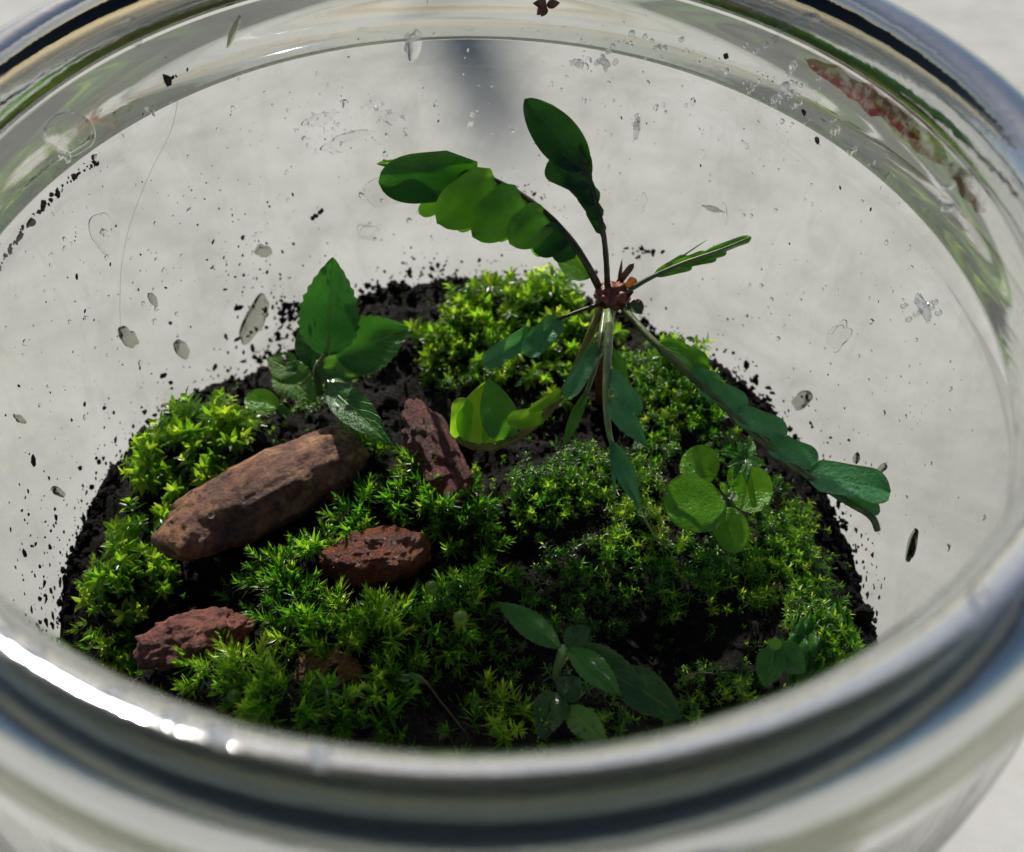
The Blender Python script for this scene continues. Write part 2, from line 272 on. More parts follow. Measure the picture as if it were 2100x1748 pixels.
for (px, py, pr, k, dn, rise) in CUSH:
    p = P(px, py, Z0 + rise * .5 + .1)
    r0 = math.hypot(p.x, p.y)
    rr = px2cm(p, pr)
    if r0 > RB - .25: p = p * 1.0; p.x *= (RB - .25) / r0; p.y *= (RB - .25) / r0
    CU.append((p.x, p.y, rr, k, dn, rise)); mounds.append((p.x, p.y, rr, rise * 1.4))
for px, py, pr, dz in ((960, 960, 60, -.25), (1060, 1120, 60, -.25), (370, 1210, 80, -.3), (880, 760, 90, -.2), (1250, 880, 60, -.2), (1380, 1320, 110, -.3), (1000, 1400, 110, -.25), (240, 1330, 40, -.2), (1480, 980, 30, -.1)):
    p = P(px, py, Z0); mounds.append((p.x, p.y, px2cm(p, pr), dz))
nr, na = 130, 420; v = []
for i in range(nr):
    for j in range(na):
        a = 2 * PI * j / na; r = (RB - .015) * (i / (nr - 1)) ** .8; x, y = r * math.sin(a), r * math.cos(a)
        v.append((x, y, hz(x, y)))
for zz in (2.9, 1.2, .35):
    for j in range(na):
        a = 2 * PI * j / na; r = RB - .03 - (.25 if zz < 1 else 0) + .015 * noise.noise(Vector((math.sin(a) * 9, math.cos(a) * 9, zz * 5))); v.append((r * math.sin(a), r * math.cos(a), zz))
f = [(i * na + j, i * na + (j + 1) % na, (i + 1) * na + (j + 1) % na, (i + 1) * na + j) for i in range(nr + 2) for j in range(na)]
tag(link('soil', mesh('soil', v, f), M['soil']), 'dark wet crumbly soil filling the bottom of the jar', kind='structure')
# crumbs: small irregular grains on the soil and along the glass
ico = bmesh.new(); bmesh.ops.create_icosphere(ico, subdivisions=1, radius=1); ico.verts.ensure_lookup_table()
IV = np.array([q.co for q in ico.verts]); IF = np.array([[q.index for q in f_.verts] for f_ in ico.faces]); ico.free()
def blobs(name, items, m, label):                                      # items: centre, radii, rotation
    V = []; Fc = []
    for n, (c, s, q) in enumerate(items):
        vv = IV * (1 + rng.uniform(-.35, .35, (12, 1))) * np.array(s); vv = vv @ np.array(q.to_matrix()).T + np.array(c)
        V.append(vv); Fc.append(IF + 12 * n)
    o = link(name, mesh(name, np.vstack(V), np.vstack(Fc).tolist()), m, smooth=False); return tag(o, label, kind='stuff')
def rq(): return Quaternion(rng.normal(size=4)).normalized()
it = []
for _ in range(5200):
    a = rng.uniform(0, 2 * PI); r = RB * math.sqrt(rng.uniform(0, 1)) * .985
    if rng.random() < .4: r = RB - rng.uniform(.03, .22)
    x, y = r * math.sin(a), r * math.cos(a); s = rng.lognormal(-3.5, .45)
    it.append(((x, y, hz(x, y) + s * .3), (s, s * rng.uniform(.6, 1), s * rng.uniform(.5, 1)), rq()))
blobs('soil_crumbs', it, M['soil'], 'loose dark soil crumbs lying over the wet soil')
# ---------------------------------------------------------------- soil specks stuck to the glass
it = []
def speck(px, py, s, el=1.6):
    p = W(px, py)
    if p.z > H - .1: return
    if p.z > NB: k = (R - .02) / math.hypot(p.x, p.y); p = Vector((p.x * k, p.y * k, p.z))
    nrm = Vector((-p.x, -p.y, 0)).normalized(); q = nrm.to_track_quat('Z', 'Y') @ Quaternion((0, 0, 1), rng.normal(0, .5))
    it.append((tuple(p), (s, s * el, s * .35), q))
for k in range(len(edge_px) - 1):
    (x0, y0), (x1, y1) = edge_px[k], edge_px[k + 1]; n = int(math.hypot(x1 - x0, y1 - y0) / 2.6)
    for _ in range(n):
        t = rng.random(); h = rng.exponential(17 if x0 > 740 else 26); nx, ny = (y1 - y0), -(x1 - x0); L = math.hypot(nx, ny)
        speck(x0 + (x1 - x0) * t + nx / L * h, y0 + (y1 - y0) * t + ny / L * h, float(np.clip(rng.lognormal(-4.5 if h > 14 else -3.9, .55), .004, .04)))
for cx, cy, sx, sy, n, s in ((570, 735, 40, 18, 70, -3.8), (590, 640, 18, 12, 40, -3.7), (600, 690, 20, 30, 30, -4), (880, 545, 60, 14, 30, -4.3), (540, 600, 50, 45, 50, -4.5), (520, 500, 60, 70, 40, -4.9), (400, 560, 130, 120, 70, -5),
                             (1325, 515, 18, 5, 26, -4.5), (1090, 395, 22, 10, 26, -4.9), (1555, 830, 22, 25, 40, -4.0), (1640, 900, 60, 60, 40, -4.6), (1740, 1130, 30, 60, 45, -4.3), (1500, 640, 60, 80, 22, -5), (100, 1180, 40, 80, 60, -4.3), (60, 1080, 40, 90, 30, -4.6),
                             (250, 235, 25, 15, 9, -4.3), (290, 120, 8, 6, 4, -4), (700, 300, 300, 150, 40, -5.3), (1500, 450, 200, 180, 30, -5.2), (200, 850, 80, 150, 50, -4.8)):
    for _ in range(n): speck(rng.normal(cx, sx), rng.normal(cy, sy), float(np.clip(rng.lognormal(s, .5), .003, .04)), 1.8)
for q in ((648, 443), (655, 437), (641, 449), (660, 432), (498, 488), (1720, 190), (1675, 288), (1540, 70)):
    speck(q[0], q[1], .03, 1.3)
for k in range(60):                                                     # the dirty line at the foot of the neck, upper left
    t = k / 59; speck(-10 + 210 * t + rng.normal(0, 3), 560 - 340 * t + 110 * t * t + rng.normal(0, 4), float(np.clip(rng.lognormal(-4.2, .6), .004, .035)), 1.5)
blobs('soil_specks', it, M['dirt'], 'tiny dark soil specks splashed over the inside of the glass wall')
# ---------------------------------------------------------------- moss shoots
def shoot(kind, r):
    V = []; Fc = []; T = []
    if kind == 'b': n, L, wd, hgt = 22, .19, .062, .2
    elif kind == 'f': n, L, wd, hgt = 18, .088, .019, .13
    else: n, L, wd, hgt = 24, .13, .026, .22
    ga = PI * (3 - math.sqrt(5)); a = r.uniform(0, 6)
    for k in range(n):
        t = k / (n - 1); a += ga + r.normal(0, .15); l = L * (1 - .45 * t) * r.uniform(.8, 1.15); ww = wd * (1 - .3 * t) * r.uniform(.8, 1.1)
        el = math.radians((-5 if kind != 's' else 20) + 62 * t ** 1.3 + r.normal(0, 8)); cur = r.uniform(-.9, .1) if kind != 's' else r.uniform(-.5, .5)
        z = -hgt * .4 + hgt * t; rad = Vector((math.cos(a), math.sin(a), 0)); side = Vector((-math.sin(a), math.cos(a), 0)); p = Vector((0, 0, z)); tint = r.uniform(.15, .85) * .7 + .25 * t
        b0 = len(V); prev = 0
        for u, wf in ((0, .35), (.3, .95), (.6, 1), (.85, .5)):
            e = el + cur * u; p = p + (rad * math.cos(e) + Vector((0, 0, 1)) * math.sin(e)) * l * (u - prev); prev = u
            up = Vector((0, 0, 1)) * math.cos(e) - rad * math.sin(e)
            for s in (-1, 0, 1): V.append(p + side * (s * ww * .5 * wf) + up * (abs(s) * ww * .22 * wf)); T.append(tint)
        e = el + cur; V.append(p + (rad * math.cos(e) + Vector((0, 0, 1)) * math.sin(e)) * l * (.18 if kind != 's' else .4)); T.append(min(1, tint + (.5 if kind == 's' else .1)))
        for q in range(3):
            for s in (0, 1): i = b0 + q * 3 + s; Fc.append((i, i + 1, i + 4, i + 3))
        Fc.append((b0 + 9, b0 + 10, b0 + 12)); Fc.append((b0 + 10, b0 + 11, b0 + 12))
    return np.array([tuple(x) for x in V]), Fc, np.array(T)
def settint(me, T):
    at = me.attributes.new('tint', 'FLOAT', 'POINT'); at.data.foreach_set('value', np.asarray(T, dtype=np.float32))
VAR = {k: [shoot(k, rng) for _ in range(8)] for k in 'bfs'}
BM = []
for vv, ff, tt in VAR['b']:
    me = mesh('moss_shoot', vv, ff); me.materials.append(M['moss_b']); settint(me, tt); me.polygons.foreach_set('use_smooth', [True] * len(me.polygons)); BM.append(me)
ROCK_KEEP = []                                                          # filled below: discs kept free of moss
def free(x, y):
    return all((x - a) ** 2 + (y - b) ** 2 > c * c for a, b, c in ROCK_KEEP)
ROCKS = [  # name px0,py0 -> px1,py1, thickness px, z above soil, material, label
    ((335, 1125), (745, 908), 150, .30, 'a', 'long smooth brown stone with an ochre top, lying at the left, largest of the stones'),
    ((840, 820), (940, 1040), 100, .32, 'b', 'upright pitted dark red stone right of the long brown stone'),
    ((655, 1150), (885, 1130), 110, .28, 'c', 'wet glittering rust-red stone in the middle of the moss'),
    ((285, 1340), (520, 1275), 105, .25, 'd', 'rough brick-red crumbled stone nearest the left front glass'),
    ((590, 1385), (745, 1390), 105, .18, 'e', 'dull orange-brown stone half sunk in the front moss')]
for (a, b, th, dz, k, lb) in ROCKS:
    for t in (.12, .37, .63, .88):
        p = P(a[0] + (b[0] - a[0]) * t, a[1] + (b[1] - a[1]) * t + 10, Z0 + .25); ROCK_KEEP.append((p.x, p.y, px2cm(p, th) * .36))
where = {'b': []}; carpet_f, carpet_s = [], []
LB = {'(430, 865)': 'broad-leaved moss shoot glowing yellow-green in the tall cushion beside the upper left glass', '(350, 985)': 'star-shaped moss shoot in the small patch between the long stone and left glass', '(500, 905)': 'moss shoot between the tall left cushion and the long brown stone',
      '(245, 1145)': 'broad-leaved moss shoot in the round cushion left of the long stone', '(180, 1300)': 'moss shoot in the lowest tuft at the left glass near the rim', '(285, 962)': 'moss shoot low on the left edge under the tall cushion', '(252, 1052)': 'moss shoot on the left edge above the round cushion', '(335, 895)': 'moss shoot at the outer left side of the tall cushion', '(80, 1640)': 'moss shoot seen through the outer glass at the lower left corner',
      '(1000, 620)': 'pale yellow-green moss shoot at the back edge left of the fern-like plant', '(1100, 610)': 'pale yellow-green moss shoot at the back edge just left of the crown', '(1180, 660)': 'moss shoot under the crown of the fern-like plant',
      '(940, 690)': 'moss shoot between the serrated seedling and the back cushion', '(1070, 730)': 'dark green moss shoot above the bright lime frond', '(1390, 705)': 'moss shoot at the back right behind the long drooping frond', '(880, 690)': 'moss shoot just right of the serrated seedling',
      '(300, 925)': 'moss shoot low on the left edge under the tall cushion', '(1150, 775)': 'moss shoot right of the bright lime frond tip'}
def tilt(x, y, amt=.35):
    e = .06; g = Vector((-(hz(x + e, y, False) - hz(x - e, y, False)) / (2 * e), -(hz(x, y + e, False) - hz(x, y - e, False)) / (2 * e), 1))
    g = g + Vector((rng.normal(0, amt), rng.normal(0, amt) - .25, 0)); return g.normalized().to_track_quat('Z', 'Y') @ Quaternion((0, 0, 1), rng.uniform(0, 2 * PI))
nb = 0
for ci, (cx, cy, rr, k, dn, rise) in enumerate(CU):
    per = {'b': 38, 'f': 165, 's': 84}[k]; n = int(dn * per * PI * rr * rr)
    for _ in range(n):
        a = rng.uniform(0, 2 * PI); q = math.sqrt(rng.random()) * rr * (1 + .18 * math.sin(3 * a + ci)); x, y = cx + q * math.cos(a), cy + q * math.sin(a)
        if math.hypot(x, y) > RB - .1 or not free(x, y): continue
        z = hz(x, y, False) + rng.uniform(-.04, .14 if k != 's' else .2); sc = rng.uniform(.6, 1.45)
        if k == 'b':
            o = D.objects.new('moss_shoot', BM[int(rng.integers(8))]); COL.objects.link(o); o.location = (x, y, z); o.rotation_euler = tilt(x, y).to_euler(); o.scale = (sc,) * 3
            tag(o, LB[str(CUSH[ci][:2])], 'moss', 'broad-leaved moss shoots'); nb += 1
        else: (carpet_f if k == 'f' else carpet_s).append(((x, y, z), tilt(x, y), sc))
for _ in range(2200):                                                   # thin low moss in between
    a = rng.uniform(0, 2 * PI); r = math.sqrt(rng.random()) * (RB - .12); x, y = r * math.sin(a), r * math.cos(a)
    if fbm((x, y, 5), 2, .8) > -.02 and free(x, y): (carpet_f if x > -.3 or y > 1 else carpet_s).append(((x, y, hz(x, y, False) - .02), tilt(x, y, .6), rng.uniform(.6, 1)))
for name, lst, vk, lb in (('fine_moss_carpet', carpet_f, 'f', 'fine dark green star moss carpet covering the right half of the soil'), ('spiky_moss_carpet', carpet_s, 's', 'spiky hair-tipped moss carpet around the stones at the front left')):
    V, Fc, T = [], [], []; off = 0
    for (c, q, sc) in lst:
        vv, ff, tt = VAR[vk][int(rng.integers(8))]; V.append((vv * sc) @ np.array(q.to_matrix()).T + np.array(c)); fa = ff
        Fc += [tuple(i + off for i in g) for g in fa]; off += len(vv); T.append(np.clip(tt + rng.normal(0, .13) + .5 * fbm((c[0], c[1], 2), 2, 1.1) - (.5 if rng.random() < .07 else 0), -.15, 1.1))
    me = mesh(name, np.vstack(V), Fc); settint(me, np.concatenate(T)); tag(link(name, me, M['moss_f']), lb, kind='stuff')
print('moss shoots', nb, len(carpet_f), len(carpet_s))
# ---------------------------------------------------------------- stones
RM = {'a': m_rock('ochre_stone', (.04, .013, .008), (.17, .058, .027), (.4, .2, .075), .3, 2.6), 'b': m_rock('dark_red_stone', (.05, .012, .008), (.17, .035, .02), (.3, .09, .055), .2, 3.5),
      'c': m_rock('wet_rust_stone', (.08, .016, .006), (.22, .045, .014), (.36, .11, .03), .08, 4), 'd': m_rock('brick_stone', (.06, .016, .01), (.2, .048, .028), (.3, .11, .06), .3, 2.6),
      'e': m_rock('orange_stone', (.08, .03, .008), (.17, .075, .016), (.24, .12, .035), .5, 3)}
for n, (a, b, th, dz, k, lb) in enumerate(ROCKS):
    z = None; pm = P((a[0] + b[0]) / 2, (a[1] + b[1]) / 2, Z0 + dz); zc = Z0 + dz - .03
    A, B = P(*a, zc), P(*b, zc)
    if k == 'b': A = P(*a, zc + .55)
    c = (A + B) / 2; ax = B - A; L = ax.length / 2; tw = px2cm(c, th) / 2
    bm = bmesh.new(); bmesh.ops.create_icosphere(bm, subdivisions=6, radius=1)
    q = ax.to_track_quat('X', 'Z')
    for vtx in bm.verts:
        u = vtx.co.copy(); s = abs(u.x)
        xx = math.copysign(abs(u.x) ** .75, u.x); rad_ = math.hypot(u.y, u.z) or 1e-6; pf = (1 - abs(xx) ** (6 if k == 'a' else 3.6) * .999) ** .5
        if k in 'ab': blk = Vector((xx, u.y / rad_ * pf, u.z / rad_ * pf)) if rad_ > 1e-5 else Vector((xx, 0, 0))
        else: blk = Vector([math.copysign(abs(e) ** .95, e) for e in u])
        pr = 1 + (.12 * math.sin(u.x * 3.2 + 1) if k == 'a' else 0)
        if k == 'b': pr = 1.0 + .5 * u.x
        if k == 'a': pr *= 1 - .12 * math.exp(-((u.x - .35) / .3) ** 2)
        ps = Vector((u.x * L, u.y * tw, u.z * tw)); nn = fbm(u * 1.0 + Vector((n * 7, 0, 0)), 3, 1.3) * (.17 if k == 'a' else .26); fn = fbm(ps + Vector((n * 3, 5, 0)), 5, 5.5 if k in 'ae' else 8) * (.05 if k == 'a' else .13)
        co = Vector((blk.x * L * (1 + nn * .5), blk.y * tw * pr * (1 + nn), blk.z * tw * .85 * pr * (1 + nn))) * (1 + fn)
        vtx.co = co
    me = D.meshes.new('stone'); bm.to_mesh(me); bm.free(); o = link('stone', me, RM[k]); o.location = c; o.rotation_mode = 'QUATERNION'; o.rotation_quaternion = q; tag(o, lb, 'stone', 'stones in the moss')
# ---------------------------------------------------------------- leaves and stems
def tube(name, pts, radii, m, parent=None, seg=8, sub=6):
    P_ = [Vector(p) for p in pts]; n = len(P_); Q = []; RR = []
    if not hasattr(radii, '__len__'): radii = [radii] * n
    for i in range(n - 1):
        p0, p1, p2, p3 = P_[max(i - 1, 0)], P_[i], P_[i + 1], P_[min(i + 2, n - 1)]
        for s in range(sub):
            t = s / sub; Q.append(.5 * ((2 * p1) + (p2 - p0) * t + (2 * p0 - 5 * p1 + 4 * p2 - p3) * t * t + (3 * p1 - p0 - 3 * p2 + p3) * t ** 3)); RR.append(radii[i] * (1 - t) + radii[i + 1] * t)
    Q.append(P_[-1]); RR.append(radii[-1]); v = []; nrm = None
    for i, p in enumerate(Q):
        d = (Q[min(i + 1, len(Q) - 1)] - Q[max(i - 1, 0)]).normalized()
        nrm = (nrm - d * nrm.dot(d)).normalized() if nrm else d.orthogonal().normalized(); b = d.cross(nrm)
        k = RR[i] * (1 + .12 * noise.noise(p * 9))
        for s in range(seg): a = 2 * PI * s / seg; v.append(p + (nrm * math.cos(a) + b * math.sin(a)) * k)
    f = [(i * seg + s, i * seg + (s + 1) % seg, (i + 1) * seg + (s + 1) % seg, (i + 1) * seg + s) for i in range(len(Q) - 1) for s in range(seg)]
    f += [tuple(range(seg - 1, -1, -1)), tuple((len(Q) - 1) * seg + s for s in range(seg))]
    return link(name, mesh(name, v, f), m, parent), Q
SH = {'terminal': lambda t: min(1, .45 + t * 1.8) * (1 - max(0, (t - .55) / .45) ** 2.6) ** .55, 'blade': lambda t: min(1, .55 + t * 2.2) * (1 - max(0, (t - .6) / .4) ** 2.2) ** .5, 'ellipse': lambda t: math.sin(PI * t ** .82) ** .62 if 0 < t < 1 else 0, 'oblong': lambda t: min(1, (t * 7) ** .5) * (1 - max(0, (t - .72) / .28) ** 2.4) ** .5 * (.9 + .1 * t), 'ovate': lambda t: (math.sin(PI * t ** .72) ** .8) if t < 1 else 0, 'lance': lambda t: math.sin(PI * t ** .85) ** .9 if t < 1 else 0,
      'round': lambda t: math.sqrt(max(0, 1 - (2 * t - 1) ** 2)), 'wedge': lambda t: (.25 + .75 * t ** .7) * (1 - max(0, (t - .8) / .2) ** 2) ** .5}
def leaf(name, base, tip, wpx, m, parent=None, face=.5, shape='oblong', fold=.12, curl=.1, serr=0, roll=0, wave=.03, holes=0, nu=33, nv=9):
    B, T = Vector(base), Vector(tip); ax = T - B; L = ax.length; ax.normalize(); wd = wpx * depth((B + T) / 2) / F / 2
    view = (CAM - (B + T) / 2).normalized(); nr_ = (view * (1 - face) + Vector((0, 0, 1)) * face); nr_ = (nr_ - ax * nr_.dot(ax)).normalized(); nr_ = Quaternion(ax, roll) @ nr_; sd = ax.cross(nr_)
    vis = max(.5, (sd - view * sd.dot(view)).length); wd = wd / vis
    v = []; uvs = []; sf = SH[shape]; sx, sy = random.random() * 9, random.random() * 9
    for i in range(nu + 1):
        t = i / nu; ww = wd * max(sf(t), .02)
        if serr: ww *= 1 + serr * 1.7 * (((t * 11) % 1) - .5) * (1 if .08 < t < .97 else 0)
        for j in range(nv):
            s = -1 + 2 * j / (nv - 1); p = B + ax * (L * t) + sd * (s * ww) + nr_ * (abs(s) ** 1.3 * fold * ww * 1.6 + curl * L * (t * (1 - t)) * 4 * .5 + wave * L * noise.noise(Vector((t * 3 + sx, s * 1.5 + sy, 0))))
            v.append(p); uvs.append((s, t))
    f = [(i * nv + j, i * nv + j + 1, (i + 1) * nv + j + 1, (i + 1) * nv + j) for i in range(nu) for j in range(nv - 1)]
    if holes: f = [q for q in f if not (noise.noise(Vector((v[q[0]] - B)) * 9 + Vector((sx, 0, 0))) > holes and 0 < (q[0] % nv) < nv - 2)]
    me = mesh(name, v, f); ul = me.uv_layers.new(name='leaf')
    for lp in me.loops: ul.data[lp.index].uv = uvs[lp.vertex_index]
    return link(name, me, m, parent)
fern_c = P(1257, 608, 6.0)
fern = thing('fern_like_seedling', (fern_c.x, fern_c.y, Z0), 'seedling like a tiny palm with feathery fronds spreading from one red-brown crown', 'plant')
tube('stem', [(fern_c.x + .05, fern_c.y + .1, Z0 - .1), (fern_c.x, fern_c.y + .05, 5.0), (fern_c.x, fern_c.y, 5.95)], [.05, .045, .06], M['stem_red'], fern)
# crown knot
bm = bmesh.new(); bmesh.ops.create_icosphere(bm, subdivisions=4, radius=1)
for q in bm.verts: q.co = Vector((q.co.x * .17, q.co.y * .15, q.co.z * .14)) * (1 + .35 * fbm(q.co, 3, 2.2))
me = D.meshes.new('crown'); bm.to_mesh(me); bm.free(); cr = link('crown', me, M['stem_red']); cr.parent = fern; cr.location = fern_c - fern.location
for (bx, by, tx, ty, z, wp, mm, shp) in ((1275, 600, 1305, 572, 6.15, 26, 'orange', 'wedge'), (1262, 590, 1300, 540, 6.3, 14, 'brown', 'oblong'), (1268, 590, 1276, 530, 6.3, 8, 'stem', 'lance'), (1240, 600, 1228, 585, 6.1, 16, 'orange', 'ovate'), (1300, 615, 1315, 645, 6.0, 26, 'brown', 'round'), (1285, 625, 1318, 640, 6.02, 20, 'stem', 'round'), (1270, 612, 1300, 598, 6.1, 18, 'stem_red', 'ovate')):
    leaf('bract', P(bx, by, 6.0), P(tx, ty, z), wp, M[mm], fern, shape=shp, face=.1, nu=10, nv=5)
def frond(pts, rad, m, leaflets, lm, face=.4, hairy=True):
    Q3 = [P(*p) for p in pts]; n = len(Q3); rach, Q = tube('frond', Q3, [rad[0] + (rad[1] - rad[0]) * i / (n - 1) for i in range(n)], m, fern)
    for l in leaflets:
        (bx, by), (tx, ty), wp = l[:3]; kw = dict(l[3]) if len(l) > 3 else {}; kw.setdefault('roll', float(rng.normal(0, .12)) if lm == 'leaflet_blue' else 0)
        # a leaflet starts on the nearest point of the rachis
        bp = min(Q, key=lambda q: (q - CAM).normalized().cross(ray(bx, by).normalized()).length); dz = kw.pop('dz', -.08); mm = kw.pop('m', lm); off = kw.pop('off', None)
        o = leaf('leaflet', bp, bp + Vector(off) if off else P(tx, ty, bp.z + dz), wp, M[mm], None, face=kw.pop('face', face), **kw)
        o.parent = rach
    if hairy:                                                           # short stiff hairs on the rachis
        V, Fc = [], []
        for q in Q[4:]:
            for _ in range(3):
                d = Vector(rng.normal(size=3)).normalized(); s = d.orthogonal().normalized() * .003; i = len(V); b = q + d * rad[1] * .5; V += [b - s, b + s, b + d * rng.uniform(.03, .055)]; Fc.append((i, i + 1, i + 2))
        h = link('hairs', mesh('hairs', V, Fc), M['stem_pale'], None); h.parent = rach; h['kind'] = 'stuff'
    return rach
frond([(1232, 598, 6.0), (1205, 545, 6.3), (1165, 485, 6.5), (1110, 430, 6.65), (1050, 388, 6.75), (980, 355, 6.85), (890, 335, 6.9), (785, 330, 6.9)], (.042, .014), M['stem_dark'],
      [((975, 352), (860, 440), 40, dict(dz=-.42, face=0)), ((1040, 380), (935, 470), 44, dict(dz=-.42, face=0)), ((1105, 425), (1012, 488), 42, dict(dz=-.42, face=0)), ((1150, 470), (1085, 508), 60, dict(dz=-.4, face=0)), ((960, 350), (800, 372), 80, dict(dz=-.4, face=0)),
       ((985, 350), (776, 374), 100, dict(dz=.02, face=.0, m='leaflet_deep', curl=.05, shape='terminal')), ((1022, 368), (896, 458), 96, dict(face=.0, dz=0, shape='blade')), ((1075, 398), (970, 486), 92, dict(shape='blade', face=.0, dz=.01)), ((1122, 436), (1045, 500), 78, dict(shape='blade', face=.0, dz=.02)),
       ((1155, 472), (1095, 516), 62, dict(shape='blade', face=.1, m='leaflet_deep')), ((1180, 508), (1132, 526), 44, dict(shape='blade', face=.1, m='leaflet_deep')), ((1210, 572), (1140, 528), 52, dict(face=.0, shape='ovate')), ((900, 336), (772, 336), 24, dict(dz=.05, face=0, m='leaflet', shape='ellipse'))], 'leaflet_lit')
frond([(1246, 595, 6.05), (1243, 530, 6.5), (1236, 470, 6.8), (1222, 410, 7.0), (1203, 350, 7.2), (1188, 300, 7.35)], (.032, .012), M['stem_dark'],
      [((1208, 365), (1100, 232), 66, dict(dz=.05, face=0)), ((1200, 352), (1076, 203), 88, dict(dz=.35, face=0, curl=.03, shape='ellipse')), ((1212, 378), (1122, 335), 62, dict(dz=.05, face=0)), ((1222, 420), (1165, 355), 46, dict(dz=.15, face=0)), ((1232, 450), (1190, 390), 34, dict(dz=.15, face=0)), ((1236, 480), (1208, 425), 26, dict(dz=.15, face=0)),
       ((1198, 340), (1190, 288), 12, dict(dz=.2, face=0, shape='lance')), ((1222, 420), (1205, 350), 12, dict(dz=.2, face=0, shape='lance')), ((1235, 470), (1218, 400), 12, dict(dz=.15, face=0, shape='lance')), ((1240, 495), (1228, 440), 12, dict(dz=.15, face=0, shape='lance'))], 'leaflet_deep')
frond([(1275, 605, 6.05), (1330, 572, 6.2), (1400, 540, 6.35), (1480, 512, 6.45), (1540, 487, 6.5)], (.028, .01), M['stem'],
      [((1340, 570), (1410, 525), 18), ((1375, 552), (1450, 520), 20), ((1410, 537), (1490, 515), 22), ((1440, 525), (1540, 488), 20), ((1345, 572), (1420, 548), 16), ((1390, 552), (1470, 530), 18), ((1340, 565), (1450, 493), 4, dict(shape='lance'))], 'leaflet', .2)
frond([(1235, 622, 6.0), (1170, 645, 5.95), (1110, 672, 5.85), (1050, 705, 5.75), (992, 745, 5.6)], (.022, .01), M['stem_dark'],
      [((1100, 678), (990, 748), 44, dict(face=.3, dz=-.2)), ((1150, 655), (1075, 728), 52, dict(face=.3, dz=-.15))], 'leaflet_blue')
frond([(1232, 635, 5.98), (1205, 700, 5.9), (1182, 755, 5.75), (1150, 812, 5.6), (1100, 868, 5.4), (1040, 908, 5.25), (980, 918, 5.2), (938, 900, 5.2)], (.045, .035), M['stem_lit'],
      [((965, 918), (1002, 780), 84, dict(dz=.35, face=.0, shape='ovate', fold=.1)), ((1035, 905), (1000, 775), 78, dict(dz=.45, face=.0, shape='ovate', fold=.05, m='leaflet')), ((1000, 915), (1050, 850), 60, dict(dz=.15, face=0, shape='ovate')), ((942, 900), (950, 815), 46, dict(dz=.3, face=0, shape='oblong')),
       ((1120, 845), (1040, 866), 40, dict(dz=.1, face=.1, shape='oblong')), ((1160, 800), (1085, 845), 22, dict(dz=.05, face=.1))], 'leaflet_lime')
frond([(1240, 640, 5.98), (1228, 720, 6.0), (1205, 800, 5.8), (1175, 870, 5.5), (1155, 918, 5.25)], (.038, .008), M['stem'],
      [((1228, 700), (1160, 818), 40, dict(m='leaflet_blue')), ((1205, 800), (1152, 922), 24, dict(dz=-.3, shape='lance'))], 'leaflet')
frond([(1250, 640, 6.0), (1247, 720, 6.15), (1243, 800, 6.1), (1248, 880, 5.9), (1268, 950, 5.6), (1298, 1020, 5.3), (1345, 1105, 4.95)], (.048, .008), M['stem_pale'],
      [((1245, 760), (1312, 850), 42), ((1246, 820), (1328, 918), 46, dict(shape='lance', fold=.15)), ((1262, 905), (1312, 1042), 42, dict(shape='lance', dz=-.3)), ((1250, 890), (1262, 1030), 10, dict(shape='lance', dz=-.4)), ((1256, 700), (1290, 800), 26, dict(dz=-.3, shape='lance', m='leaflet'))], 'leaflet_blue')
frond([(1278, 632, 6.0), (1335, 695, 6.0), (1410, 765, 5.95), (1490, 838, 5.85), (1560, 902, 5.75), (1640, 965, 5.65), (1730, 1025, 5.55), (1785, 1058, 5.5), (1800, 1088, 5.4)], (.036, .03), M['stem'],
      [((1352, 708), (1452, 752), 44, dict(face=.3, m='leaflet')), ((1405, 760), (1478, 792), 40), ((1440, 790), (1532, 838), 48), ((1500, 845), (1614, 893), 50), ((1570, 908), (1678, 950), 52), ((1650, 970), (1826, 1010), 72, dict(dz=-.05)),
       ((1700, 1005), (1805, 1050), 34, dict(dz=-.1))], 'leaflet_blue', .55)
